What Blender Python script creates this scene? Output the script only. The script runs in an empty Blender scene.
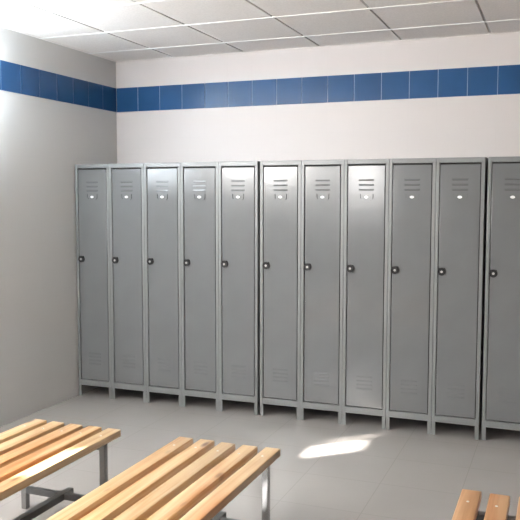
import bpy, bmesh, math, random
from mathutils import Vector, Matrix
random.seed(7)
S = bpy.context.scene
COL = S.collection

# ------------------------------------------------------------------ measures (metres)
D = 0.621            # back wall plane (y); locker fronts stand at y = 0
HC = 2.674           # ceiling height
XR, YB = 7.4, -6.9   # right wall, wall behind the viewer
X0, W, GAP = 0.0094, 0.3016, 0.0165
DEP = 0.50           # locker depth
TW = 0.2032          # wall tile pitch
ZB0, ZB1 = 2.2572, 2.4543
SUN = Vector((0.49, 0.46, -0.50)).normalized()

# ------------------------------------------------------------------ mesh helpers
def add_box(bm, a, b, bev=0.0, mi=0, seg=2):
    x0, y0, z0 = a; x1, y1, z1 = b
    r = bmesh.ops.create_cube(bm, size=1.0)
    vs = r['verts']
    for v in vs:
        v.co = Vector(((x0 + x1) / 2 + v.co.x * (x1 - x0), (y0 + y1) / 2 + v.co.y * (y1 - y0), (z0 + z1) / 2 + v.co.z * (z1 - z0)))
    fs = {f for v in vs for f in v.link_faces}
    for f in fs: f.material_index = mi
    if bev > 0:
        es = list({e for v in vs for e in v.link_edges})
        r = bmesh.ops.bevel(bm, geom=es, offset=bev, segments=seg, profile=0.5, affect='EDGES')
        for f in r['faces']: f.material_index = mi
    return vs

def add_prism(bm, pts, axis, a, b, mi=0):
    """extrude a 2-D outline along an axis; pts in the other two axes' order"""
    def mk(p, t):
        if axis == 'x': return Vector((t, p[0], p[1]))
        if axis == 'y': return Vector((p[0], t, p[1]))
        return Vector((p[0], p[1], t))
    lo = [bm.verts.new(mk(p, a)) for p in pts]
    hi = [bm.verts.new(mk(p, b)) for p in pts]
    n = len(pts)
    fs = [bm.faces.new(lo), bm.faces.new(hi[::-1])]
    for i in range(n):
        fs.append(bm.faces.new([lo[i], hi[i], hi[(i + 1) % n], lo[(i + 1) % n]]))
    for f in fs: f.material_index = mi

def add_cyl(bm, c, axis, r, h, seg=24, r2=None, mi=0):
    m = Matrix.Translation(c)
    if axis == 'y': m = m @ Matrix.Rotation(math.pi / 2, 4, 'X')
    if axis == 'x': m = m @ Matrix.Rotation(math.pi / 2, 4, 'Y')
    rr = bmesh.ops.create_cone(bm, cap_ends=True, segments=seg, radius1=r, radius2=r if r2 is None else r2, depth=h, matrix=m)
    for f in {f for v in rr['verts'] for f in v.link_faces}: f.material_index = mi

def obj(name, bm, mats, parent=None, smooth=True):
    bmesh.ops.recalc_face_normals(bm, faces=bm.faces)
    me = bpy.data.meshes.new(name)
    bm.to_mesh(me); bm.free()
    for m in (mats if isinstance(mats, (list, tuple)) else [mats]): me.materials.append(m)
    if smooth:
        me.polygons.foreach_set('use_smooth', [True] * len(me.polygons))
        try: me.set_sharp_from_angle(angle=math.radians(20))
        except Exception: pass
    o = bpy.data.objects.new(name, me)
    COL.objects.link(o)
    if parent: o.parent = parent
    return o

def struct(name, bm, mats, smooth=True):
    o = obj(name, bm, mats, None, smooth)
    o['kind'] = 'structure'
    return o

def thing(name, label, cat, loc, group=None):
    o = bpy.data.objects.new(name, None)
    o.empty_display_size = 0.1
    COL.objects.link(o)
    o.location = loc
    o['label'] = label; o['category'] = cat
    if group: o['group'] = group
    return o

# ------------------------------------------------------------------ materials
def mat(name, rgb, rough=0.5, metal=0.0, spec=0.5):
    m = bpy.data.materials.new(name); m.use_nodes = True
    b = m.node_tree.nodes['Principled BSDF']
    b.inputs['Base Color'].default_value = (*rgb, 1)
    b.inputs['Roughness'].default_value = rough
    b.inputs['Metallic'].default_value = metal
    b.inputs['Specular IOR Level'].default_value = spec
    return m, m.node_tree.nodes, m.node_tree.links, b

def mottle(m, n, l, b, rgb, amt, scale, src='Object'):
    """slight procedural unevenness of a base colour"""
    tc = n.new('ShaderNodeTexCoord'); nz = n.new('ShaderNodeTexNoise')
    nz.inputs['Scale'].default_value = scale; nz.inputs['Detail'].default_value = 4
    cr = n.new('ShaderNodeValToRGB')
    cr.color_ramp.elements[0].position = 0.3; cr.color_ramp.elements[1].position = 0.7
    cr.color_ramp.elements[0].color = (*[c * (1 - amt) for c in rgb], 1)
    cr.color_ramp.elements[1].color = (*[min(1, c * (1 + amt)) for c in rgb], 1)
    l.new(tc.outputs[src], nz.inputs['Vector']); l.new(nz.outputs['Fac'], cr.inputs['Fac'])
    l.new(cr.outputs['Color'], b.inputs['Base Color'])
    return tc, nz, cr

def bump(n, l, b, vec, scale, strength, dist=0.001, detail=3):
    nz = n.new('ShaderNodeTexNoise'); nz.inputs['Scale'].default_value = scale; nz.inputs['Detail'].default_value = detail
    bp = n.new('ShaderNodeBump'); bp.inputs['Strength'].default_value = strength; bp.inputs['Distance'].default_value = dist
    l.new(vec, nz.inputs['Vector']); l.new(nz.outputs['Fac'], bp.inputs['Height']); l.new(bp.outputs['Normal'], b.inputs['Normal'])

# painted plaster / white tiled wall with faint joints
def wall_mat(name, rgb, swiz):
    m, n, l, b = mat(name, rgb, 0.42, 0, 0.4)
    g = n.new('ShaderNodeNewGeometry'); sep = n.new('ShaderNodeSeparateXYZ'); cmb = n.new('ShaderNodeCombineXYZ')
    l.new(g.outputs['Position'], sep.inputs[0])
    l.new(sep.outputs[swiz], cmb.inputs[0]); l.new(sep.outputs[2], cmb.inputs[1])
    br = n.new('ShaderNodeTexBrick')
    br.offset = 0; br.squash = 1
    br.inputs['Scale'].default_value = 1
    br.inputs['Brick Width'].default_value = TW; br.inputs['Row Height'].default_value = TW
    br.inputs['Mortar Size'].default_value = 0.0015; br.inputs['Mortar Smooth'].default_value = 0.6
    br.inputs['Color1'].default_value = (*rgb, 1); br.inputs['Color2'].default_value = (*[c * .99 for c in rgb], 1)
    br.inputs['Mortar'].default_value = (*[c * .965 for c in rgb], 1)
    l.new(cmb.outputs[0], br.inputs['Vector']); l.new(br.outputs['Color'], b.inputs['Base Color'])
    return m
M_WALLX = wall_mat('white_wall_tile_back', (0.655, 0.612, 0.597), 0)
M_WALLY = wall_mat('white_wall_tile_side', (0.645, 0.643, 0.63), 1)

M_WALLR = wall_mat('darkened_wall_tile_unseen', (0.26, 0.24, 0.22), 1)  # unseen walls, darkened to cut their bounced light
M_BLUE, n, l, b = mat('blue_glazed_tile', (0.022, 0.08, 0.20), 0.2, 0, 0.22)
mottle(M_BLUE, n, l, b, (0.022, 0.08, 0.20), 0.14, 3.0)
M_GROUT, n, l, b = mat('pale_grout', (0.30, 0.38, 0.52), 0.8)
mottle(M_GROUT, n, l, b, (0.30, 0.38, 0.52), 0.1, 30)

M_CEIL, n, l, b = mat('mineral_ceiling_tile', (0.86, 0.83, 0.80), 0.9, 0, 0.2)
tc, nz, cr = mottle(M_CEIL, n, l, b, (0.86, 0.83, 0.80), 0.05, 90)
bump(n, l, b, tc.outputs['Object'], 160, 0.25)
M_TEE, n, l, b = mat('white_ceiling_tee', (0.9, 0.9, 0.88), 0.35)
mottle(M_TEE, n, l, b, (0.9, 0.9, 0.88), 0.02, 6)
M_GAPC, n, l, b = mat('grey_gap_shade', (0.5, 0.48, 0.46), 0.6)  # grey tone stands in for shade in the ceiling joints
mottle(M_GAPC, n, l, b, (0.5, 0.48, 0.46), 0.1, 10)
M_DARK, n, l, b = mat('dark_shade_paint', (0.03, 0.03, 0.03), 0.9)  # near-black colour standing in for shade in gaps and openings
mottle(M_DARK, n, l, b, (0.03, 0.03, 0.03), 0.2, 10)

# floor: pale grey smooth tile with faint joints
M_FLOOR, n, l, b = mat('pale_grey_floor_tile', (0.5, 0.48, 0.46), 0.2, 0, 0.5)
g = n.new('ShaderNodeNewGeometry'); mp = n.new('ShaderNodeMapping')
mp.inputs['Location'].default_value = (-2.195 + 0.425 * 20, 0.13 + 0.425 * 20, 0)
l.new(g.outputs['Position'], mp.inputs['Vector'])
br = n.new('ShaderNodeTexBrick'); br.offset = 0; br.squash = 1
br.inputs['Scale'].default_value = 1; br.inputs['Brick Width'].default_value = 0.425; br.inputs['Row Height'].default_value = 0.425
br.inputs['Mortar Size'].default_value = 0.003; br.inputs['Mortar Smooth'].default_value = 0.5
FC = (0.365, 0.345, 0.332)
br.inputs['Color1'].default_value = (*FC, 1); br.inputs['Color2'].default_value = (*[c * .985 for c in FC], 1)
br.inputs['Mortar'].default_value = (*[c * .86 for c in FC], 1)
l.new(mp.outputs['Vector'], br.inputs['Vector'])
nz = n.new('ShaderNodeTexNoise'); nz.inputs['Scale'].default_value = 2.2; nz.inputs['Detail'].default_value = 5
l.new(g.outputs['Position'], nz.inputs['Vector'])
mr = n.new('ShaderNodeMapRange'); mr.inputs['To Min'].default_value = 0.92; mr.inputs['To Max'].default_value = 1.06
l.new(nz.outputs['Fac'], mr.inputs['Value'])
mx = n.new('ShaderNodeVectorMath'); mx.operation = 'SCALE'
l.new(br.outputs['Color'], mx.inputs[0]); l.new(mr.outputs['Result'], mx.inputs['Scale'])
l.new(mx.outputs['Vector'], b.inputs['Base Color'])

# locker paint: semi-gloss grey enamel on slightly wavy sheet steel
def paint(name, rgb, rough, wav):
    m, n, l, b = mat(name, rgb, rough, 0.0, 0.6)
    tc, nz, cr = mottle(m, n, l, b, rgb, 0.03, 5)
    g = n.new('ShaderNodeNewGeometry')
    bump(n, l, b, g.outputs['Position'], 4.5, wav, 0.006, 1)
    return m
LC = (0.150, 0.156, 0.159)
M_DOOR = paint('grey_locker_enamel_door', LC, 0.17, 0.25)
M_BODY = paint('grey_locker_enamel_body', (0.185, 0.192, 0.194), 0.34, 0.1)
M_LOCK, n, l, b = mat('black_lock_plastic', (0.008, 0.008, 0.009), 0.45, 0, 0.25)
mottle(M_LOCK, n, l, b, (0.012, 0.012, 0.013), 0.2, 40)
M_CHROME, n, l, b = mat('bright_lock_metal', (0.85, 0.85, 0.84), 0.25, 0.6)
mottle(M_CHROME, n, l, b, (0.85, 0.85, 0.84), 0.03, 40)
M_GLINT, n, l, b = mat('white_glint_card', (0.86, 0.87, 0.87), 0.3)  # white oval standing in for the glint in the holder
mottle(M_GLINT, n, l, b, (0.86, 0.87, 0.87), 0.02, 40)
M_STEEL, n, l, b = mat('grey_bench_steel', (0.11, 0.112, 0.115), 0.35, 0.3)
mottle(M_STEEL, n, l, b, (0.11, 0.112, 0.115), 0.08, 12)
M_LEG, n, l, b = mat('grey_bench_leg', (0.24, 0.24, 0.24), 0.3, 0.5)
mottle(M_LEG, n, l, b, (0.24, 0.24, 0.24), 0.05, 12)
M_CHR, n, l, b = mat('chrome_bench_leg', (0.5, 0.5, 0.5), 0.14, 0.9)
mottle(M_CHR, n, l, b, (0.5, 0.5, 0.5), 0.03, 12)
M_SCREW, n, l, b = mat('glint_white_screw_head', (0.9, 0.89, 0.87), 0.25, 0.0)  # screw heads coloured white for their bright glint
mottle(M_SCREW, n, l, b, (0.9, 0.89, 0.87), 0.03, 50)

# varnished pine
def wood(name, light, dark):
    m, n, l, b = mat(name, light, 0.28, 0, 0.5)
    tc = n.new('ShaderNodeTexCoord'); oi = n.new('ShaderNodeObjectInfo')
    off = n.new('ShaderNodeVectorMath'); off.operation = 'MULTIPLY_ADD'
    cb = n.new('ShaderNodeCombineXYZ')
    for i in range(3): l.new(oi.outputs['Random'], cb.inputs[i])
    l.new(cb.outputs[0], off.inputs[0]); off.inputs[1].default_value = (13, 29, 7); l.new(tc.outputs['Object'], off.inputs[2])
    mp = n.new('ShaderNodeMapping'); mp.inputs['Scale'].default_value = (34, 1.3, 34)
    l.new(off.outputs[0], mp.inputs['Vector'])
    nz = n.new('ShaderNodeTexNoise'); nz.inputs['Scale'].default_value = 1; nz.inputs['Detail'].default_value = 5; nz.inputs['Distortion'].default_value = 0.6
    l.new(mp.outputs[0], nz.inputs['Vector'])
    cr = n.new('ShaderNodeValToRGB'); e = cr.color_ramp.elements
    e[0].position = 0.34; e[0].color = (*dark, 1); e[1].position = 0.60; e[1].color = (*light, 1)
    l.new(nz.outputs['Fac'], cr.inputs['Fac'])
    # broad redder heartwood streaks
    mp2 = n.new('ShaderNodeMapping'); mp2.inputs['Scale'].default_value = (7, 0.8, 7)
    l.new(off.outputs[0], mp2.inputs['Vector'])
    nz2 = n.new('ShaderNodeTexNoise'); nz2.inputs['Scale'].default_value = 1; nz2.inputs['Detail'].default_value = 2
    l.new(mp2.outputs[0], nz2.inputs['Vector'])
    r2 = n.new('ShaderNodeValToRGB'); r2.color_ramp.elements[0].position = 0.52; r2.color_ramp.elements[1].position = 0.66
    l.new(nz2.outputs['Fac'], r2.inputs['Fac'])
    mx = n.new('ShaderNodeMix'); mx.data_type = 'RGBA'; mx.blend_type = 'MULTIPLY'
    mx.inputs['B'].default_value = (0.86, 0.58, 0.42, 1)
    l.new(r2.outputs['Color'], mx.inputs['Factor']); l.new(cr.outputs['Color'], mx.inputs['A'])
    # sparse knots
    mp3 = n.new('ShaderNodeMapping'); mp3.inputs['Scale'].default_value = (9, 3.2, 9)
    l.new(off.outputs[0], mp3.inputs['Vector'])
    vo = n.new('ShaderNodeTexVoronoi'); vo.inputs['Scale'].default_value = 1
    l.new(mp3.outputs[0], vo.inputs['Vector'])
    r3 = n.new('ShaderNodeValToRGB'); r3.color_ramp.elements[0].position = 0.05; r3.color_ramp.elements[0].color = (1, 1, 1, 1)
    r3.color_ramp.elements[1].position = 0.16; r3.color_ramp.elements[1].color = (0, 0, 0, 1)
    l.new(vo.outputs['Distance'], r3.inputs['Fac'])
    mx2 = n.new('ShaderNodeMix'); mx2.data_type = 'RGBA'; mx2.inputs['B'].default_value = (0.11, 0.035, 0.015, 1)
    l.new(r3.outputs['Color'], mx2.inputs['Factor']); l.new(mx.outputs['Result'], mx2.inputs['A'])
    # each board its own tone
    hs = n.new('ShaderNodeHueSaturation')
    mr = n.new('ShaderNodeMapRange'); mr.inputs['To Min'].default_value = 0.86; mr.inputs['To Max'].default_value = 1.1
    l.new(oi.outputs['Random'], mr.inputs['Value']); l.new(mr.outputs['Result'], hs.inputs['Value'])
    l.new(mx2.outputs['Result'], hs.inputs['Color']); l.new(hs.outputs['Color'], b.inputs['Base Color'])
    bp = n.new('ShaderNodeBump'); bp.inputs['Strength'].default_value = 0.12; bp.inputs['Distance'].default_value = 0.001
    l.new(nz.outputs['Fac'], bp.inputs['Height']); l.new(bp.outputs['Normal'], b.inputs['Normal'])
    return m
M_PINE = wood('varnished_pine', (0.64, 0.465, 0.27), (0.49, 0.275, 0.115))
M_PINE_RED = wood('varnished_pine_reddish', (0.62, 0.37, 0.19), (0.48, 0.24, 0.10))

def glow(name, rgb, e):
    m = bpy.data.materials.new(name); m.use_nodes = True
    n, l = m.node_tree.nodes, m.node_tree.links
    b = n['Principled BSDF']; b.inputs['Base Color'].default_value = (0.8, 0.83, 0.86, 1); b.inputs['Roughness'].default_value = 0.3
    tc = n.new('ShaderNodeTexCoord'); nz = n.new('ShaderNodeTexNoise'); nz.inputs['Scale'].default_value = 1.2
    cr = n.new('ShaderNodeValToRGB')
    cr.color_ramp.elements[0].color = (*[c * .92 for c in rgb], 1); cr.color_ramp.elements[1].color = (*rgb, 1)
    l.new(tc.outputs['Object'], nz.inputs['Vector']); l.new(nz.outputs['Fac'], cr.inputs['Fac']); l.new(cr.outputs['Color'], b.inputs['Emission Color'])
    b.inputs['Emission Strength'].default_value = e
    return m
M_SKYGLASS = glow('frosted_glass_in_daylight', (0.86, 0.94, 1.0), 30.0)
M_GLOWTILT = glow('added_tilt_glow', (0.86, 0.94, 1.0), 18.0)  # emitter for the added tilted panel
M_GLOWCHEEK = glow('added_cheek_glow', (0.86, 0.94, 1.0), 44.0)  # emitter added to brighten the left wall
M_GLOWSASH = glow('added_sash_glow', (1.0, 0.97, 0.93), 52.0)  # emitter added to brighten the ceiling
M_SKYGLASS2 = glow('frosted_glass_soft_daylight', (1.0, 0.97, 0.94), 8.5)
M_REARGLASS = glow('frosted_glass_rear_daylight', (1.0, 0.98, 0.96), 40.0)
M_FRAME, n, l, b = mat('white_window_frame', (0.8, 0.8, 0.8), 0.4)
mottle(M_FRAME, n, l, b, (0.8, 0.8, 0.8), 0.02, 8)

# ------------------------------------------------------------------ room shell
T = 0.06
bm = bmesh.new(); add_box(bm, (-T, YB - T, -0.08), (XR + T, D + T, 0)); struct('floor', bm, M_FLOOR, False)

bm = bmesh.new(); add_box(bm, (-T, D, 0), (XR + T, D + T, HC + 0.1)); struct('wall_back', bm, M_WALLX, False)
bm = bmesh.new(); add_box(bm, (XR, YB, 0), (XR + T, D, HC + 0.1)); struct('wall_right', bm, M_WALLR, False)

# left wall with its row of high windows; the openings as (y0, y1, z0, z1)
WIN = [(-1.88, -1.13, 1.66, 2.52), (-3.42, -1.98, 1.74, 2.64), (-5.10, -3.54, 1.74, 2.64)]
bm = bmesh.new()
edges = [YB] + sorted([v for w in WIN for v in w[:2]]) + [D]
for a, c in zip(edges[:-1], edges[1:]):
    hit = [w for w in WIN if abs(w[0] - a) < 1e-6]
    if hit:
        add_box(bm, (-T, a, 0), (0, c, hit[0][2])); add_box(bm, (-T, a, hit[0][3]), (0, c, HC + 0.1))
    else:
        add_box(bm, (-T, a, 0), (0, c, HC + 0.1))
struct('wall_left', bm, M_WALLY, False)
# wall behind the viewer with one window
BW = (0.22, 0.92, 1.50, 2.60)
bm = bmesh.new()
add_box(bm, (-T, YB - T, 0), (BW[0], YB, HC + 0.1)); add_box(bm, (BW[1], YB - T, 0), (XR + T, YB, HC + 0.1))
add_box(bm, (BW[0], YB - T, 0), (BW[1], YB, BW[2])); add_box(bm, (BW[0], YB - T, BW[3]), (BW[1], YB, HC + 0.1))
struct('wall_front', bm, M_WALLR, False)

# windows -----------------------------------------------------------
def frame_bars(bm, y0, y1, z0, z1, x0, x1, t=0.03):
    add_box(bm, (x0, y0, z0), (x1, y1, z0 + t)); add_box(bm, (x0, y0, z1 - t), (x1, y1, z1))
    add_box(bm, (x0, y0, z0 + t), (x1, y0 + t, z1 - t)); add_box(bm, (x0, y1 - t, z0 + t), (x1, y1, z1 - t))
def shaft(P):      # where the ray of sunlight that lands at P crosses the panes
    s = (P.x - XP) / SUN.x
    return P - SUN * s
XP = -0.045
# window 1: tilted glowing panel added to brighten the wall and ceiling
y0, y1, z0, z1 = WIN[0]
bm = bmesh.new(); frame_bars(bm, y0, y1, z0, z1, -0.055, -0.005, 0.025)
w1 = struct('window_1', bm, M_FRAME, False)
bm = bmesh.new()
add_box(bm, (-0.012, y0 + .03, 0), (0.012, y1 - .03, z1 - z0 - .06), 0, 0)
glow_sash = obj('added_glow_sash', bm, M_GLOWTILT, w1, False)
bm = bmesh.new()      # glowing side cheek added to light the nearby wall
sx_, sz_ = math.sin(math.radians(18)) * (z1 - z0 - .06), math.cos(math.radians(18)) * (z1 - z0 - .06)
add_prism(bm, [(0.004, z0 + .06), (sx_ - .008, z0 + .03 + sz_), (0.004, z0 + .03 + sz_)], 'y', y1 - .034, y1 - .030)
obj('added_glow_cheek', bm, M_GLOWCHEEK, w1, False)
bm = bmesh.new(); add_box(bm, (XP - .003, y0 + .025, z0 + .025), (XP + .003, y1 - .025, z1 - .025)); obj('window_pane', bm, M_SKYGLASS, w1, False)
glow_sash.location = (0.0, 0, z0 + .03); glow_sash.rotation_euler = (0, math.radians(18), 0)
# windows 2 and 3: frosted panes with holes placed to shape the sun patches
def add_glow_sash(win_, parent, ya, yb, tilt):  # added glowing panel, tilted to light the ceiling
    bm = bmesh.new(); add_box(bm, (-0.012, ya, 0), (0.012, yb, win_[3] - win_[2] - .06))
    o = obj('added_glow_sash', bm, M_GLOWSASH, parent, False)
    o.location = (0.0, 0, win_[2] + .03); o.rotation_euler = (0, math.radians(tilt), 0)
def pane_with_holes(win, holes, name, m):
    y0, y1, z0, z1 = win
    bm = bmesh.new(); frame_bars(bm, y0, y1, z0, z1, -0.055, -0.005)
    w = struct(name, bm, M_FRAME, False)
    ys = sorted({y0 + .03, y1 - .03, *[h[0] for h in holes], *[h[1] for h in holes]})
    zs = sorted({z0 + .03, z1 - .03, *[h[2] for h in holes], *[h[3] for h in holes]})
    bm = bmesh.new()
    for a, c in zip(ys[:-1], ys[1:]):
        for e, f in zip(zs[:-1], zs[1:]):
            my, mz = (a + c) / 2, (e + f) / 2
            if any(h[0] < my < h[1] and h[2] < mz < h[3] for h in holes): continue
            add_box(bm, (XP - .003, a, e), (XP + .003, c, f))
    obj('window_pane', bm, m, w, False)
    return w
pA, pB = shaft(Vector((2.10, -0.62, 0))), shaft(Vector((2.365, -0.03, 0)))
yc = shaft(Vector((2.23, -0.49, 0))).y
holes = [(yc - 0.12, yc + 0.09, pA.z, pB.z), (yc + 0.165, yc + 0.185, pA.z + .04, pB.z + .06)]
add_glow_sash(WIN[1], pane_with_holes(WIN[1], holes, 'window_2', M_SKYGLASS2), WIN[1][0] + .04, WIN[1][0] + .46, 18)
q0, q1 = shaft(Vector((1.462, -2.28, 0.42))), shaft(Vector((1.53, -2.28, 0.42)))
qy = shaft(Vector((1.49, -2.31, 0.42))).y
add_glow_sash(WIN[2], pane_with_holes(WIN[2], [(qy - 0.22, qy + 0.20, q0.z, q1.z)], 'window_3', M_SKYGLASS2), WIN[2][0] + .04, WIN[2][0] + 1.0, 18)
bm = bmesh.new()
x0, x1, z0, z1 = BW
for a, c in (((x0, z0), (x1, z0 + .03)), ((x0, z1 - .03), (x1, z1)), ((x0, z0 + .03), (x0 + .03, z1 - .03)), ((x1 - .03, z0 + .03), (x1, z1 - .03))):
    add_box(bm, (a[0], YB - .055, a[1]), (c[0], YB - .005, c[1]))
w4 = struct('window_4', bm, M_FRAME, False)
bm = bmesh.new(); add_box(bm, (x0 + .03, YB - .048, z0 + .03), (x1 - .03, YB - .042, z1 - .03)); obj('window_pane', bm, M_REARGLASS, w4, False)

# blue tile band: real glazed tiles on a grout bed --------------------
def band(name, along, a, c, fixed, off):
    bm = bmesh.new()
    n = int((c - a) / TW) + 2
    g = 0.0022
    if along == 'x':
        add_box(bm, (a, fixed - .004, ZB0), (c, fixed, ZB1), 0, 1)
        for i in range(n):
            p, q = a + off + i * TW + g, min(a + off + (i + 1) * TW - g, c)
            p = max(p, a)
            if q - p > 0.01: add_box(bm, (p, fixed - .0065, ZB0 + .001), (q, fixed - .001, ZB1 - .001), 0.0012, 0, 1)
    else:
        add_box(bm, (fixed, a, ZB0), (fixed + .004, c, ZB1), 0, 1)
        for i in range(n):
            q, p = c - off - i * TW - g, max(c - off - (i + 1) * TW + g, a)
            if q - p > 0.01: add_box(bm, (fixed + .001, p, ZB0 + .001), (fixed + .0065, q, ZB1 - .001), 0.0012, 0, 1)
    return struct(name, bm, [M_BLUE, M_GROUT], False)
band('trim_1', 'x', 0.0065, XR, D, 0.0)
band('trim_2', 'y', -1.10, D - 0.0065, 0.0, 0.0)

# suspended ceiling ---------------------------------------------------
CX, CP, CYY = 0.547, 0.6131, D - 0.3909
xs = [0.0]; v = CX
while v < XR - .05: xs.append(v); v += CP
xs.append(XR)
ys = [D]; v = CYY
while v > YB + .05: ys.append(v); v -= CP
ys.append(YB)
bm = bmesh.new()
add_box(bm, (-T, YB - T, HC + 0.012), (XR + T, D + T, HC + 0.1), 0, 1)
for i in range(len(xs) - 1):
    for j in range(len(ys) - 1):
        a, c = xs[i] + (.007 if i else 0), xs[i + 1] - (.007 if i < len(xs) - 2 else 0)
        add_box(bm, (a, ys[j + 1] + .002, HC), (c, ys[j] - .002, HC + .0115), 0.002, 0, 1)
struct('ceiling', bm, [M_CEIL, M_GAPC], False)
bm = bmesh.new()
for y in ys[1:-1]: add_box(bm, (0.0, y - .012, HC - .004), (XR, y + .012, HC + .004), .001, 0, 1)
struct('trim_3', bm, M_TEE, False)
bm = bmesh.new()
add_box(bm, (0.02, D - .02, HC - .003), (XR, D, HC + .003)); add_box(bm, (0, YB, HC - .003), (.02, D, HC + .003))
struct('trim_4', bm, M_CEIL, False)

# ------------------------------------------------------------------ lockers
WL = W - 0.0012
def make_locker():
    root = thing('locker', '', 'locker', (0, 0, 0))
    Zt, Zf = 1.80, 0.087
    st = 0.0215
    dz0, dz1 = 0.136, 1.758
    # sheet-steel carcass: sides, back, roof, base and the folded front frame
    bm = bmesh.new(); w = WL
    add_box(bm, (0, .0, Zf), (st, .022, Zt), .0016)
    add_box(bm, (w - st, .0, Zf), (w, .022, Zt), .0016)
    add_box(bm, (st, .0005, dz1 + .011), (w - st, .022, Zt), .0012)
    add_box(bm, (st, .0005, Zf), (w - st, .022, dz0 - .006), .0012)
    add_box(bm, (0, .022, Zf), (.0025, DEP, Zt)); add_box(bm, (w - .0025, .022, Zf), (w, DEP, Zt))
    add_box(bm, (.0025, DEP - .0025, Zf), (w - .0025, DEP, Zt))
    add_box(bm, (.0025, .022, Zt - .0025), (w - .0025, DEP - .0025, Zt)); add_box(bm, (.0025, .022, Zf), (w - .0025, DEP - .0025, Zf + .0025), 0, 1)  # base plate coloured dark to deepen shade under the locker
    # door stop behind the gap, coloured dark for the shade there
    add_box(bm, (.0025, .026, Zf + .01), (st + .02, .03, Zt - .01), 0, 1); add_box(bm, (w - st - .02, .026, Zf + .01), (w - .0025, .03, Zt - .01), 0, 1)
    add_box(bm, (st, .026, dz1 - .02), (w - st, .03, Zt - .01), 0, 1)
    obj('body', bm, [M_BODY, M_DARK], root)
    # four folded feet
    for fx in (0, 1):
        for fy in (0, 1):
            bm = bmesh.new()
            xa, xb = (0.0, .025) if fx == 0 else (w - .025, w)
            ya, yb = (0.0, .03) if fy == 0 else (DEP - .03, DEP)
            if fy == 0: add_box(bm, (xa, ya, 0), (xb, ya + .003, Zf), .0008)
            else: add_box(bm, (xa, yb - .003, 0), (xb, yb, Zf), .0008)
            if fx == 0: add_box(bm, (xa, ya, 0), (xa + .003, yb, Zf), .0008)
            else: add_box(bm, (xb - .003, ya, 0), (xb, yb, Zf), .0008)
            obj('foot', bm, M_BODY, root)
    # door with pressed louvres, hung on its right edge (origin at the hinge)
    hx = w - st - .005
    dx0, dx1 = st + .005 - hx, 0.0
    yf = .003
    bm = bmesh.new()
    add_box(bm, (dx0, yf, dz0), (dx1, yf + .018, dz1), .0022)
    def louver(xa, xb, zt, h=.011, d=.003, slot=True):
        xa -= hx; xb -= hx
        add_prism(bm, [(yf + .0005, zt), (yf - d, zt - h), (yf + .0005, zt - h)], 'x', xa, xb)
        if slot: add_box(bm, (xa + .003, yf - .0004, zt - h - .0022), (xb - .003, yf + .0006, zt - h), 0, 1)  # dark strip painted for the shade in the louvre opening
    for z in (1.670, 1.638, 1.606): louver(.100, .201, z)
    for z in (.352, .325, .298, .271): louver(.098, .205, z, .014, .0018, False)
    door = obj('door', bm, [M_DOOR, M_DARK], root)
    door.location = (hx, 0, 0)
    # card holder: raised rounded U-shaped rim round a white oval painted as its glint
    bm = bmesh.new()
    pts_o, pts_i = [], []
    hw, hh, r = .046, .043, .02
    cx, zt = .150 - hx, 1.572
    def upath(wd, ht, rad):
        P = [(cx - wd, zt)]
        for k in range(7):
            t = math.pi + k * math.pi / 12; P.append((cx - wd + rad + rad * math.cos(t), zt - ht + rad + rad * math.sin(t)))
        for k in range(7):
            t = 1.5 * math.pi + k * math.pi / 12; P.append((cx + wd - rad + rad * math.cos(t), zt - ht + rad + rad * math.sin(t)))
        P.append((cx + wd, zt)); return P
    o_, i_ = upath(hw, hh, .02), upath(hw - .008, hh - .008, .013)
    for k in range(len(o_) - 1):
        add_prism(bm, [o_[k], o_[k + 1], i_[k + 1], i_[k]], 'y', yf - .006, yf + .0002)
    bmesh.ops.remove_doubles(bm, verts=bm.verts, dist=1e-5)
    hld = obj('label_holder', bm, M_DOOR, door)
    bm = bmesh.new(); add_prism(bm, [(cx + .0145 * math.cos(k * math.pi / 12), 1.551 + .009 * math.sin(k * math.pi / 12)) for k in range(24)], 'y', yf - .0035, yf - .0002)
    obj('glint_card', bm, M_GLINT, door)
    # black cam lock with bright keyhole plug
    lx = .047 - hx
    bm = bmesh.new()
    add_box(bm, (lx - .021, yf - .007, 1.070), (lx + .023, yf + .0002, 1.098), .009, 0, 3)
    add_cyl(bm, Vector((lx + .001, yf - .006, 1.074)), 'y', .025, .014, 28)
    lock = obj('lock', bm, M_LOCK, door)
    bm = bmesh.new(); add_cyl(bm, Vector((lx + .001, yf - .0135, 1.074)), 'y', .008, .004, 20)
    add_box(bm, (lx, yf - .0162, 1.069), (lx + .002, yf - .015, 1.079))
    obj('lock_plug', bm, M_CHROME, door)
    return root

LABELS = [
 'grey metal locker in the left corner, its side against the white side wall',
 'grey metal locker second from the left wall, under the room corner',
 'third grey locker from the left wall, its door top white with window glare',
 'fourth grey locker from the left wall, bluish sheen at its door top',
 'fifth grey locker from the left wall, left of the first black gap',
 'grey metal locker just right of the first black gap in the row',
 'grey locker second to the right of the first black gap, left of the palest door',
 'grey locker with the palest, brightest upper door, behind the sunlit floor patch',
 'grey locker just right of the door with the palest upper part',
 'grey metal locker just left of the second black gap near the right edge',
 'rightmost grey locker, right of the second black gap, cut off by the photo edge',
]
TILT = [0.0, 0.1, 0.0, -0.35, 0.25, 0.15, -0.8, 0.0, 1.0, 0.4, 0.3]
def children(o): return [c for c in bpy.data.objects if c.parent == o]
proto = make_locker()
def copy_tree(o, parent=None):
    c = o.copy(); COL.objects.link(c)
    if parent: c.parent = parent
    for ch in children(o): copy_tree(ch, c)
    return c
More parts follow.
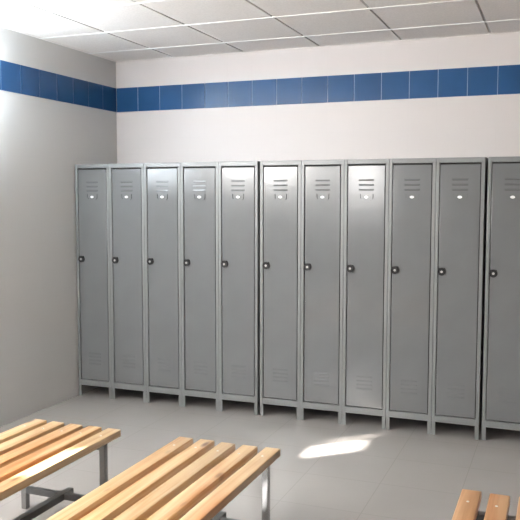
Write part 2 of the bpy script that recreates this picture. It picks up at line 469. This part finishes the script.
for i in range(11):
    o = proto if i == 0 else copy_tree(proto)
    xx = X0 + W * i + (GAP if i >= 5 else 0) + (GAP if i >= 10 else 0)
    o.location = (xx, 0, 0)
    o['label'] = LABELS[i]; o['group'] = 'grey lockers along the back wall'
    for c in children(o):
        if c.name.startswith('door'): c.rotation_euler = (0, 0, math.radians(TILT[i]))

# ------------------------------------------------------------------ benches
BL = 2.0; ZT = 0.42; TH = 0.036; SW = 0.074
def rounded_slat(bm, xa, xb, ya, yb, za, zb):
    add_box(bm, (xa, ya, za), (xb, yb, zb), .005, 0, 3)
def make_bench(label, x_left, y_end, pitch, red, leg_m):
    root = thing('slatted_bench', label, 'bench', (x_left, y_end, 0), 'wooden slatted benches')
    wtot = pitch * 4 + SW
    for k in range(5):
        xa = k * pitch + .003
        bm = bmesh.new()
        rounded_slat(bm, -SW / 2, SW / 2, -BL, 0, 0, TH)
        s = obj('slat', bm, M_PINE_RED if k in red else M_PINE, root)
        s.location = (xa + SW / 2, random.uniform(-.006, .006), ZT - TH)
        for yy in (-.125, -BL + .125):
            b2 = bmesh.new(); add_cyl(b2, Vector((random.uniform(-.004, .004), yy, TH + .0006)), 'z', .0065, .003, 16, .0045)
            obj('screw', b2, M_SCREW, s)
    zr = ZT - TH
    for yy in (-.125, -BL + .125):
        for xx in (.030, wtot - .019):
            bm = bmesh.new(); add_box(bm, (xx - .015, yy - .015, 0), (xx + .015, yy + .015, zr), .003)
            obj('leg', bm, leg_m, root)
        bm = bmesh.new(); add_box(bm, (.045, yy - .015, zr - .03), (wtot - .034, yy + .02, zr), .003)
        obj('cross_rail', bm, M_STEEL, root)
        bm = bmesh.new(); add_box(bm, (.045, yy - .015, .082), (wtot - .034, yy + .015, .112), .003)
        obj('stretcher', bm, M_STEEL, root)
    bm = bmesh.new(); xm = wtot / 2
    add_box(bm, (xm - .0175, -BL + .06, .080), (xm + .0175, -.06, .1145), .003)
    obj('centre_beam', bm, M_STEEL, root)
    return root
make_bench('pine slatted bench at the left edge, nearest the left wall, one slat in bright sunlight', 1.016, -1.832, .1085, set(), M_LEG)
make_bench('pine slatted bench in the middle foreground, its end left of the sunlit floor patch', 1.838, -1.822, .1085, set(), M_CHR)
make_bench('orange pine bench in the lower right corner, only its slat ends showing', 3.164, -2.010, .1050, {0, 1, 2, 3, 4}, M_CHR)

# ------------------------------------------------------------------ light and camera
L = bpy.data.lights.new('sun', 'SUN'); L.energy = 90; L.angle = math.radians(1.3); L.color = (1, 0.95, 0.86)
so = bpy.data.objects.new('sun', L); COL.objects.link(so)
so.rotation_euler = SUN.to_track_quat('-Z', 'Y').to_euler()
so.location = (-6, -6, 8)
wd = bpy.data.worlds.new('World'); S.world = wd; wd.use_nodes = True
wn, wl = wd.node_tree.nodes, wd.node_tree.links
bg = wn['Background']; bg.inputs['Color'].default_value = (0.55, 0.72, 1, 1); bg.inputs['Strength'].default_value = 3.0

cam = bpy.data.cameras.new('camera'); co = bpy.data.objects.new('camera', cam); COL.objects.link(co); S.camera = co
F, CXY, YAW, PIT, ROL = 769.58, (3.498, -5.0047, 1.5454), -0.3739, -0.0806, 0.0008
cam.sensor_fit = 'HORIZONTAL'; cam.sensor_width = 36; cam.lens = F * 36 / 520
fw = Vector((math.sin(YAW) * math.cos(PIT), math.cos(YAW) * math.cos(PIT), math.sin(PIT)))
r = Vector((math.cos(YAW), -math.sin(YAW), 0)); u = r.cross(fw)
r, u = r * math.cos(ROL) + u * math.sin(ROL), u * math.cos(ROL) - r * math.sin(ROL)
co.matrix_world = Matrix(((r.x, u.x, -fw.x, CXY[0]), (r.y, u.y, -fw.y, CXY[1]), (r.z, u.z, -fw.z, CXY[2]), (0, 0, 0, 1)))
cam.clip_start = 0.05

S.view_settings.view_transform = 'Standard'; S.view_settings.look = 'None'
S.view_settings.exposure = -0.37; S.view_settings.gamma = 1.0; S.view_settings.use_curve_mapping = False
S.cycles.max_bounces = 10; S.cycles.diffuse_bounces = 6; S.cycles.glossy_bounces = 4
